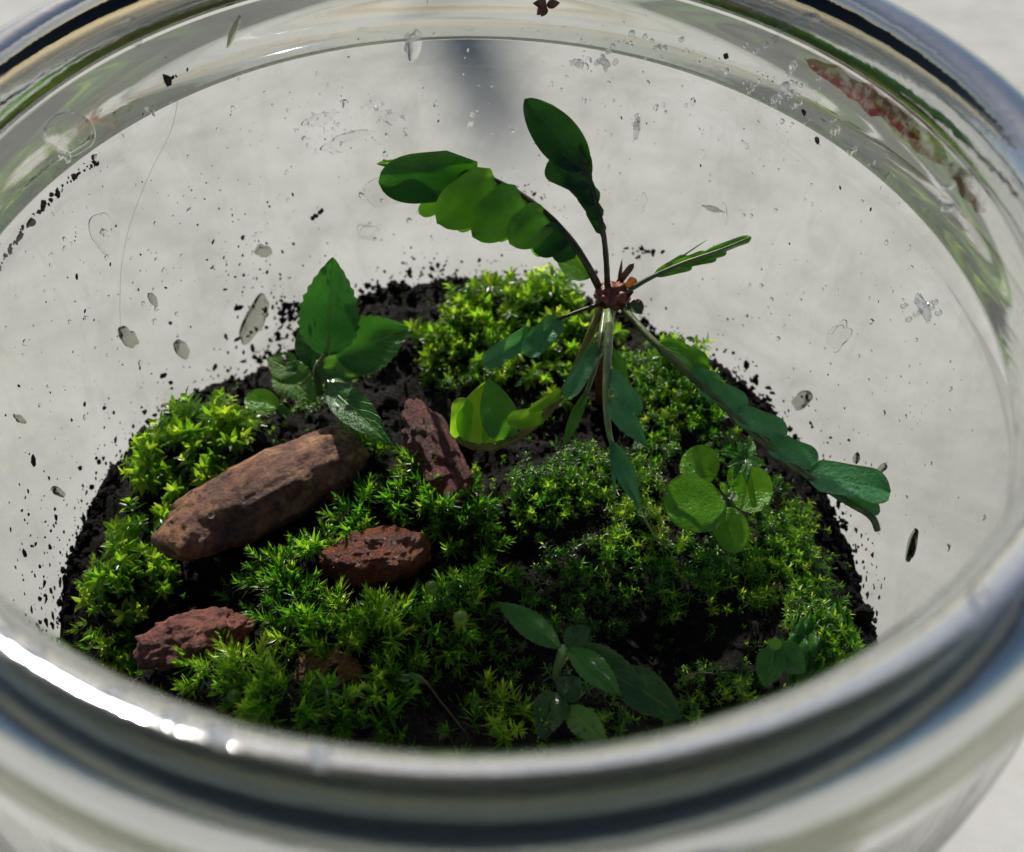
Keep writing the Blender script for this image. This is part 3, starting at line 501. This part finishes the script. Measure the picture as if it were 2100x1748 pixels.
# ---------------------------------------------------------------- small plants on the soil
def plant(name, base, label, stems, leaves, cat='plant'):
    b = P(*base); t = thing(name, b, label, cat)
    for s in stems: tube('stem', [P(*q) for q in s[0]], s[1], M[s[2]], t)
    for l in leaves:
        kw = dict(l[4]) if len(l) > 4 else {}
        leaf('leaf', P(*l[0]), P(*l[1]), l[2], M[l[3]], t, **kw)
    return t
Z = Z0
plant('serrated_seedling', (655, 800, Z + .05), 'leafy seedling with one upright toothed leaf behind the long brown stone', [([(655, 805, Z + .05), (650, 770, Z + .35), (655, 745, Z + .55)], [.06, .05, .05], 'stem_pale'), ([(655, 745, Z + .55), (672, 712, Z + .8), (676, 690, Z + .95)], [.028, .02, .008], 'stem_pale')],
      [((670, 730, Z + .7), (683, 528, Z + 1.6), 128, 'leaf_dark', dict(shape='ovate', serr=.09, face=0, fold=.16, curl=-.08)), ((690, 735, Z + .65), (838, 672, Z + .75), 120, 'leaf_mid', dict(shape='ovate', serr=.07, face=.2)),
       ((640, 755, Z + .55), (615, 670, Z + .8), 46, 'leaf_dark', dict(shape='lance', face=.1)), ((650, 760, Z + .5), (765, 755, Z + .55), 62, 'leaf_eaten', dict(shape='ovate', serr=.08, face=.2, wave=.1)), ((660, 740, Z + .5), (715, 800, Z + .4), 44, 'leaf_mid', dict(shape='ovate', serr=.06)),
       ((608, 765, Z + .5), (548, 735, Z + .55), 62, 'leaf_eaten', dict(shape='ovate', serr=.1, holes=.5, face=.4)), ((570, 755, Z + .5), (648, 825, Z + .35), 84, 'leaf_eaten', dict(shape='ovate', serr=.1, holes=.5, wave=.08, face=.5)), ((650, 745, Z + .55), (606, 742, Z + .58), 16, 'leaf_mid', dict(shape='lance')),
       ((668, 785, Z + .7), (804, 915, Z + .72), 72, 'leaf_mid', dict(shape='lance', curl=.14, fold=.16, face=.15))])
plant('small_round_sprout', (560, 835, Z + .05), 'tiny two-leaved sprout between the yellow moss cushion and serrated seedling', [([(575, 850, Z), (562, 838, Z + .25)], .02, 'stem_pale')],
      [((572, 835, Z + .3), (503, 815, Z + .3), 50, 'round', dict(shape='round')), ((565, 835, Z + .28), (600, 850, Z + .2), 18, 'leaf_mid', dict(shape='ovate'))])
plant('round_leaved_seedling', (1500, 1030, Z), 'bright green seedling with four round leaves beside the long right frond', [([(1502, 1045, Z - .05), (1493, 1010, Z + .4)], .035, 'stem_pale')],
      [((1478, 1015, Z + .5), (1368, 1055, Z + .6), 128, 'round', dict(shape='round', face=.5, fold=.03, curl=.07)), ((1470, 975, Z + .42), (1398, 938, Z + .45), 84, 'round', dict(shape='round', face=.4)), ((1497, 1000, Z + .48), (1585, 1010, Z + .55), 96, 'round', dict(shape='round', face=.45, curl=-.1)),
       ((1500, 1000, Z + .45), (1530, 940, Z + .5), 42, 'round', dict(shape='round', face=.4)), ((1488, 1040, Z + .4), (1508, 1135, Z + .25), 70, 'round', dict(shape='round', face=.5)), ((1490, 1012, Z + .5), (1478, 990, Z + .6), 16, 'round', dict(shape='round')), ((1492, 1012, Z + .5), (1512, 1025, Z + .55), 18, 'stem_pale', dict(shape='round'))])
plant('star_sprout', (1525, 945, Z + .2), 'small star-shaped sprout whose shadow falls on the round leaves', [([(1540, 960, Z - .1), (1527, 935, Z + .75)], .03, 'stem')],
      [((1528, 940, Z + .8), tuple(q), w_, 'leaf_mid', dict(shape='lance', fold=.2)) for q, w_ in (((1490, 958, Z + .8), 18), ((1503, 985, Z + .75), 20), ((1532, 995, Z + .75), 20), ((1572, 955, Z + .8), 18), ((1545, 905, Z + .85), 26), ((1515, 905, Z + .85), 20), ((1462, 925, Z + .8), 14))])
plant('front_seedling', (1150, 1400, Z - .05), 'dark seedling with long drooping leaves in the shaded front middle', [([(1145, 1420, Z - .2), (1142, 1375, Z + .3), (1155, 1330, Z + .8)], [.045, .04, .04], 'stem_pale'), ([(1142, 1375, Z + .3), (1165, 1345, Z + .65)], .025, 'stem_pale')],
      [((1150, 1330, Z + .8), (1018, 1235, Z + .9), 56, 'leaf_mid', dict(shape='lance', serr=.06, fold=.2)), ((1160, 1325, Z + .8), (1210, 1285, Z + .85), 50, 'leaf_dark', dict(shape='ovate', serr=.1)), ((1165, 1330, Z + .85), (1275, 1430, Z + .8), 60, 'leaf_mid', dict(shape='lance', serr=.07, fold=.3)),
       ((1175, 1335, Z + .8), (1330, 1430, Z + .65), 84, 'leaf_dark', dict(shape='ovate', serr=.06)), ((1260, 1380, Z + .7), (1400, 1475, Z + .6), 88, 'leaf_dark', dict(shape='ovate', serr=.06)), ((1140, 1420, Z + .3), (1110, 1520, Z + .4), 72, 'leaf_dark', dict(shape='ovate', serr=.08)),
       ((1160, 1450, Z + .3), (1250, 1535, Z + .45), 62, 'leaf_eaten', dict(shape='lance', serr=.08)), ((1150, 1430, Z + .3), (1190, 1390, Z + .4), 60, 'leaf_dark', dict(shape='ovate', serr=.08))])
plant('right_front_seedling', (1590, 1390, Z), 'lit green seedling pressed close to the right front rim', [([(1590, 1410, Z - .1), (1588, 1330, Z + .5)], .03, 'stem_pale')],
      [((1588, 1325, Z + .6), (1568, 1410, Z + .4), 60, 'leaf_mid', dict(shape='ovate', serr=.09)), ((1592, 1325, Z + .6), (1650, 1380, Z + .4), 62, 'leaf_mid', dict(shape='ovate', serr=.09)), ((1580, 1330, Z + .6), (1600, 1312, Z + .66), 24, 'round', dict(shape='round'))])
lv = thing('liverwort', P(1690, 1330, Z), 'ribbed flat green liverwort fan at the right glass wall', 'plant')
for k in range(7):
    x0 = 1640 + k * 17
    leaf('lobe', P(x0 - 14, 1410 - k * 6, Z + .1), P(x0 + rng.uniform(-14, 14), 1245 - k * 3 + rng.uniform(-14, 24), Z + .4), 46, M['leaf_mid'], lv, shape='ovate', face=.4, wave=.16, fold=.3, serr=.08)
# drooping tall moss strand near the front
plant('bent_moss_strand', (860, 1400, Z), 'single bent strand of moss left of the front seedling', [([(1000, 1560, Z), (905, 1440, Z + .3), (868, 1395, Z + .5), (820, 1385, Z + .5)], [.006, .01, .016, .01], 'stem_dark')],
      [((875, 1400, Z + .48), (835, 1380, Z + .55), 14, 'leaf_mid', dict(shape='lance')), ((850, 1390, Z + .5), (815, 1395, Z + .5), 12, 'leaf_mid', dict(shape='lance'))], 'moss')
# spore capsules
def ball(name, c, r, m, parent=None, sub=3, sq=1):
    bm = bmesh.new(); bmesh.ops.create_icosphere(bm, subdivisions=sub, radius=1)
    for q in bm.verts: q.co = Vector((q.co.x * r, q.co.y * r, q.co.z * r * sq))
    me = D.meshes.new(name); bm.to_mesh(me); bm.free(); o = link(name, me, m, parent)
    if parent: o.location = Vector(c)
    else: o.location = c
    return o
for (px, py, s, lb) in ((885, 1205, 15, 'round green spore capsule on a thin stalk just below the wet rust stone'), (945, 1268, 17, 'largest round green spore capsule with a dark mouth, above the bent moss strand'), (480, 1428, 15, 'left of two green spore capsules standing in the front left moss'), (510, 1416, 12, 'right of two green spore capsules in the front left moss')):
    p = P(px, py, Z + .55); t = thing('spore_capsule', (p.x, p.y, Z), lb, 'capsule', 'moss spore capsules'); r = px2cm(p, s)
    b = ball('capsule', p, r, M['capsule'], t, 3); b.matrix_parent_inverse = Matrix.Translation(-t.location)
    tube('stalk', [(p.x + .15, p.y - .1, Z), (p.x + .05, p.y - .04, Z + .4), tuple(p)], .01, M['stem_pale'], t)
    q = ball('mouth', p + (CAM - p).normalized() * r * .9, r * .28, M['stem'], t, 2); q.matrix_parent_inverse = Matrix.Translation(-t.location)
# ---------------------------------------------------------------- water drops
def drop(c, nrm, rx, ry, rz, label, rot=0, name='water_drop', irr=.15, grp='water drops clinging to the glass', m='water', sub=3):
    if m == 'bead': rz = max(rz, min(rx, ry) * 1.1)
    bm = bmesh.new(); bmesh.ops.create_icosphere(bm, subdivisions=sub, radius=1); sd = rng.uniform(0, 50)
    for q in bm.verts:
        k = 1 + irr * noise.noise(q.co * 1.3 + Vector((sd, 0, 0))); z = q.co.z * rz
        q.co = Vector((q.co.x * rx * k, q.co.y * ry * k, z if z > 0 or m == 'bead' else z * .08))
    me = D.meshes.new(name); bm.to_mesh(me); bm.free(); o = link(name, me, M[m]); o.location = c
    o.rotation_mode = 'QUATERNION'; o.rotation_quaternion = Vector(nrm).normalized().to_track_quat('Z', 'Y') @ Quaternion((0, 0, 1), rot); return tag(o, label, 'water drop', grp)
def wall_r(z):
    if z > NB: return R - .02
    return float(np.interp(z, [NB - .95, NB - .7, NB - .35, NB - .12, NB], [RB, RB - .02, R + .14, R + .04, R + .02]))
def WW(px, py):
    r = RB
    for _ in range(12): p = W(px, py, r); r = wall_r(p.z) - .012
    return W(px, py, r)
for (px, py, a, b, rot, irr, lb) in ((520, 655, 62, 26, .95, .3, 'long grey smeared water drop with soil, left of the upright toothed leaf'), (263, 692, 17, 34, .3, .5, 'dark twisted water drop at the far left above the tall moss cushion'), (372, 716, 16, 30, .25, .3, 'grey wedge-shaped water drop between the twisted drop and the long smear'),
        (313, 613, 10, 22, .2, .4, 'narrow dark water drop left of the long smear'), (752, 475, 20, 22, .6, .6, 'curled clear water drop below the left frond tip'), (1645, 820, 17, 36, -.35, .3, 'large leaf-shaped grey water drop on the right wall'), (1757, 940, 10, 17, 0, .2, 'small grey water drop above the tip of the long right frond'),
        (1808, 962, 9, 26, -.3, .3, 'slim grey water drop at the right, touching the frond tip'), (1872, 1120, 17, 40, .35, .3, 'pointed grey water drop lowest on the right wall'), (846, 95, 20, 32, -.1, .5, 'hanging clear water drop high on the back wall'), (145, 275, 50, 66, .9, .15, 'large flat oval water drop at the upper left wall'),
        (800, 390, 55, 42, .2, .4, 'wide clear water patch behind the left frond tip'), (805, 245, 22, 14, 0, .5, 'clear water drop near the top middle of the back wall'), (655, 245, 34, 12, .1, .6, 'thin clear water streak on the upper back wall'), (720, 290, 60, 20, .1, .6, 'flat clear water film below the upper streak'),
        (1315, 415, 14, 20, -.1, .5, 'clear curved drop between the top frond and right frond'), (1438, 316, 9, 11, 0, .1, 'tiny round drop right of the top frond'), (1460, 428, 24, 6, .2, .6, 'dark sliver of water above the right frond tip'), (1487, 440, 7, 26, .3, .4, 'thin bent water trace above the right frond tip'),
        (1240, 130, 9, 16, .3, .8, 'broken sparkling drop high on the back wall'), (1305, 265, 7, 28, 0, .6, 'bright sparkling vertical drop right of the top frond'), (1185, 130, 14, 8, 0, .7, 'sparkling flat drop left of the broken sparkling drop'), (1895, 632, 30, 11, -.35, .8, 'bright ragged drop on the right wall'), (1864, 655, 7, 7, 0, .2, 'tiny round drop under the bright ragged drop'),
        (120, 1010, 9, 30, .35, .5, 'thin grey drop on the lower left wall'), (40, 860, 8, 24, .4, .5, 'thin grey streak of water at the left edge'), (215, 480, 34, 52, .1, .3, 'large faint clear water patch on the left wall'), (540, 515, 14, 18, .7, .6, 'small grey drop over the long smear'), (1030, 500, 46, 16, 0, .4, 'clear water film hanging under the left frond'),
        (1720, 690, 24, 44, -.2, .5, 'faint grey water film on the right wall'), (480, 62, 8, 32, -.6, .4, 'dark curved drop on the upper left shoulder')):
    p = WW(px, py); n = Vector((-p.x, -p.y, 0)); s = depth(p) / F; mk = any(q_ in lb for q_ in ('grey', 'dark')) and 'faint' not in lb; drop(p, n, a * s * .9, b * s * 1.0, min(a, b) * s * (.62 if mk else .07 if ('flat' in lb or 'wide' in lb or 'film' in lb or 'patch' in lb) else .35), lb, rot, irr=irr, m='murky' if mk else 'bead' if ('sparkl' in lb or 'bright' in lb) else 'water', sub=4)
for (px, py, zz, r) in tuple((cx + rng.normal(0, sx), cy + rng.normal(0, sy), 0, float(rng.uniform(.01, .034))) for cx, cy, sx, sy, n_ in ((1305, 265, 5, 16, 7), (1240, 130, 14, 12, 8), (1185, 128, 12, 3, 4), (1895, 632, 20, 9, 9), (1300, 85, 50, 12, 10), (1600, 190, 26, 12, 7), (1595, 60, 22, 22, 6), (1350, 98, 30, 8, 6), (655, 240, 24, 6, 5), (805, 225, 16, 16, 4)) for _ in range(n_)) + ((280, 82, H - .35, .05), (275, 42, H - .2, .035), (1655, 38, H - .25, .05), (1607, 55, H - .5, .05), (1590, 80, H - .6, .03), (1570, 95, H - .6, .02), (1842, 187, H - .3, .05), (1872, 187, H - .28, .065), (1940, 428, H - .6, .04), (1610, 178, H - 1.0, .045), (1622, 190, H - 1.0, .03), (1588, 204, H - 1.05, .03), (1632, 172, H - 1.0, .02), (1548, 107, H - .8, .02), (1940, 385, H - .55, .03)):
    p = W(px, py, R - .03); p = p if p.z > NB else WW(px, py); n = Vector((-p.x, -p.y, 0)); drop(p, n, r, r, r * .7, 'small glinting water bead on the upper glass or inside of the neck', irr=.12, sub=2, m='bead', grp='water beads on the neck')
def lipp(px, py, z=H):
    d = P(px, py, z); a = math.atan2(d.x, d.y); return Vector(((R + .02) * math.sin(a), (R + .02) * math.cos(a), H - .02)), a
for (px, py) in ((75, 1325), (225, 1425), (20, 1280), (430, 1530), (1960, 1180), (640, 1600), (340, 1490)):
    p, a = lipp(px, py); drop(p, Vector((0, 0, 1)), .045, .045, .04, 'round water bead standing on the near rim', irr=.05, sub=2, m='bead', grp='water beads on the rim')
for (px, py, z, r, lb) in ((1000, 842, 5.55, .03, 'small water bead on the lime frond'), (1320, 1050, 5.35, .05, 'clear water bead at the tip of the middle frond'), (1750, 1005, 5.6, .06, 'water bead on the last leaflet of the long right frond'), (1785, 1010, 5.6, .035, 'tiny water bead near the tip of the long right frond'), (433, 1057, Z0 + .75, .035, 'water bead on the long brown stone'), (1195, 745, 5.85, .045, 'water bead on the curved lime frond stalk'), (1415, 700, 6.05, .05, 'long water bead on the first leaflet of the right frond')):
    p = P(px, py, z); drop(p, CAM - p, r, r, r * .8, lb, grp='water beads on plants and stones', irr=.1, sub=2)
it = []
for _ in range(900):                                                    # fine mist of beads on the glass, in drifts
    cx, cy, sx, sy = random.choice([(700, 260, 90, 40), (1250, 250, 160, 90), (1600, 180, 60, 90), (350, 480, 160, 130), (1700, 600, 150, 200), (1850, 900, 60, 200), (160, 700, 90, 200), (900, 420, 180, 80), (1000, 200, 300, 100)])
    p = WW(rng.normal(cx, sx), rng.normal(cy, sy))
    if p.z > H - .1 or p.z < 4.6: continue
    k = float(np.clip(rng.lognormal(-4.6, .6), .004, .035)); n = Vector((-p.x, -p.y, 0)).normalized(); it.append((tuple(p), (k, k * rng.uniform(1, 1.6), k * .5), n.to_track_quat('Z', 'Y')))
blobs('condensation', it, M['water'], 'fine mist of condensation beads on the inside of the glass')
# ---------------------------------------------------------------- small dirt, hair, debris
tube('hair_strand', [WW(*q) for q in ((365, 205), (350, 270), (310, 350), (270, 450), (250, 540), (246, 620), (248, 690))], 0.0018, M['hair']); tag(D.objects['hair_strand'], 'long thin pale hair stuck to the upper left glass wall', 'hair')
def curl_bit(px, py, s, m, lb, cat):
    p = WW(px, py); t = thing('dry_scrap', p, lb, cat)
    for k in range(5):
        a = rng.uniform(0, 2 * PI); q = p + Vector((math.cos(a) * s, -.03, math.sin(a) * s * .7)); leaf('flake', p, q, 18, M[m], t, face=.2, shape='lance', wave=.2, nu=8, nv=5)
curl_bit(1120, 12, .14, 'brown', 'brown dry plant scrap stuck at the top middle of the neck', 'debris')
D.objects['dry_scrap'].location = D.objects['dry_scrap'].location
# coloured pieces on the neck imitating refracted surroundings
def patch(a0, a1, z0, z1, m, lb, wob=.3):
    V = []; nx, ny = 28, 6
    for i in range(nx + 1):
        for j in range(ny):
            t = i / nx; a = a0 + (a1 - a0) * t; k = math.sin(PI * min(1, max(0, t))) ** .5; zc = (z0 + z1) / 2 + .05 * noise.noise(Vector((t * 4, 1, a0))); z = zc + (z1 - z0) / 2 * k * (-1 + 2 * j / (ny - 1)) * (1 + wob * noise.noise(Vector((t * 7, j * .1, a0 * 5))))
            _, n = 0, 0; r, _z = neck_fr(0, R + .42, z, a % (2 * PI)); V.append(((r + .012) * math.cos(a), (r + .012) * math.sin(a), z))
    o = link('paint_smear', mesh('paint_smear', V, [(i * ny + j, (i + 1) * ny + j, (i + 1) * ny + j + 1, i * ny + j + 1) for i in range(nx) for j in range(ny - 1)]), m, jar); o['label'] = lb
    return o
red = m_plain('red_patch_tint', (.35, .01, .02), (.5, .03, .05), .5, 3); ochre = m_plain('ochre_patch_tint', (.3, .16, .03), (.4, .26, .08), .6, 3); bluep = m_plain('blue_patch_tint', (.06, .08, .25), (.12, .14, .3), .6, 3)
def smear(path, w_, m, lb, near=False):  # strips whose colour stands in for surroundings refracted by the glass
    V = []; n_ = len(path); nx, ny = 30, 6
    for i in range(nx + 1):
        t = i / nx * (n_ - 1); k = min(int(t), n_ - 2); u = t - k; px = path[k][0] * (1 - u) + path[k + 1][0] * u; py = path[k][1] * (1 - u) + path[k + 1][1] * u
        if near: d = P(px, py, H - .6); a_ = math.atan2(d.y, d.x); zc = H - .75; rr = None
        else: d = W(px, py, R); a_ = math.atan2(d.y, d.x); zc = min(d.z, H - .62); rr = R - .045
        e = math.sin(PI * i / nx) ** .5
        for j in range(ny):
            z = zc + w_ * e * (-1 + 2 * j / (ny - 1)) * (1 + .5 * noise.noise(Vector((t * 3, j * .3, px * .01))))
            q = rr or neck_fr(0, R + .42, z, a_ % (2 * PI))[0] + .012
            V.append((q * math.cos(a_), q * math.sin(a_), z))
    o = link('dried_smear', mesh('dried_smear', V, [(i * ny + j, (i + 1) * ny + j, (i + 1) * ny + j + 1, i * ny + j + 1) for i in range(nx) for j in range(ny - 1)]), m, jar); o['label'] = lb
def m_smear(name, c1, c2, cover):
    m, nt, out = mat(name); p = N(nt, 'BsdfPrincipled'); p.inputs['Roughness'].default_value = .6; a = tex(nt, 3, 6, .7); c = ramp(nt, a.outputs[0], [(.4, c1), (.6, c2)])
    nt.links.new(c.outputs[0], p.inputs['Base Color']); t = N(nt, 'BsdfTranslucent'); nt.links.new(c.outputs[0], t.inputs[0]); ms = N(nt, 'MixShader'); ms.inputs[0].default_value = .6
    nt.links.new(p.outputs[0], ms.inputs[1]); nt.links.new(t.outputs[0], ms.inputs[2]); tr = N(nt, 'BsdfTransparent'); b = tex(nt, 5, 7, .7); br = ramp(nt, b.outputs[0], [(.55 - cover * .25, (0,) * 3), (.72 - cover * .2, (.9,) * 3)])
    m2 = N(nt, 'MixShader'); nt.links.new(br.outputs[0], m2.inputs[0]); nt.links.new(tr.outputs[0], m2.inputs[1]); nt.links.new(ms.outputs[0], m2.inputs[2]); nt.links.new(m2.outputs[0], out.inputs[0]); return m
red = m_smear('red_refraction_tint', (.3, .008, .02), (.5, .04, .07), .9); ochre = m_smear('ochre_refraction_tint', (.32, .17, .04), (.5, .32, .1), .6); rust = m_smear('rust_smear', (.12, .05, .015), (.22, .1, .03), .8)
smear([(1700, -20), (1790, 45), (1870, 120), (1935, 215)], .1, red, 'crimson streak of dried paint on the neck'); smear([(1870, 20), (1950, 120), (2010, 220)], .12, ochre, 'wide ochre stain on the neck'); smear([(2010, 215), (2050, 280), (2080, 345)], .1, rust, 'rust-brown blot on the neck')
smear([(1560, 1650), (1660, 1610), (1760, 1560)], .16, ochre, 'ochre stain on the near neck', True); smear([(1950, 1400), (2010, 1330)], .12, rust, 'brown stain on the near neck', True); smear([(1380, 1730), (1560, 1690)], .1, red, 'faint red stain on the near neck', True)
tip = P(1045, 330, 0); hh_ = 125.0; bx = tip + Vector((SD.x, SD.y, 0)) / SD.z * hh_
stake = thing('garden_stake', (bx.x, bx.y, 0), 'unseen blunt wooden post added behind the jar to cast a shadow towards it', 'stake')  # out of view, added and sized to cast the soft shadow band
tube('shaft', [(bx.x, bx.y, 0), (bx.x + .3, bx.y, 60), (bx.x, bx.y, 122)], [1.15, 1.1, 1.05], M['wood'], stake, 14); tube('tip', [(bx.x, bx.y, 122), (bx.x, bx.y, 124), (bx.x, bx.y, hh_)], [.75, .6, .2], M['wood'], stake, 14)
# fine dew on the round leaves and other wet leaves
V = []; Fc = []; n = 0
for lf in [o for o in D.objects if o.name.startswith('leaf') and o.type == 'MESH' and o.data.materials and o.data.materials[0].name in ('round_leaf', 'mid_leaf', 'leaflet_bluish', 'leaflet_lime')]:
    vs = lf.data.vertices; ar = len(vs); base = Vector(lf.data.vertices[0].co); nrm = [q.normal for q in vs]
    for _ in range(16 if 'round' in lf.data.materials[0].name else 4):
        i = int(rng.integers(ar)); c = vs[i].co + Vector(rng.normal(0, .012, 3)); nn_ = vs[i].normal; nn_ = nn_ if nn_.dot(CAM - c) > 0 else -nn_; k = rng.uniform(.005, .013)
        V.append(IV * k + np.array(c + nn_ * .006)); Fc.append(IF + 12 * n); n += 1
tag(link('dew', mesh('dew', np.vstack(V), np.vstack(Fc).tolist()), M['water']), 'fine dew beads scattered over the wet leaves', kind='stuff')
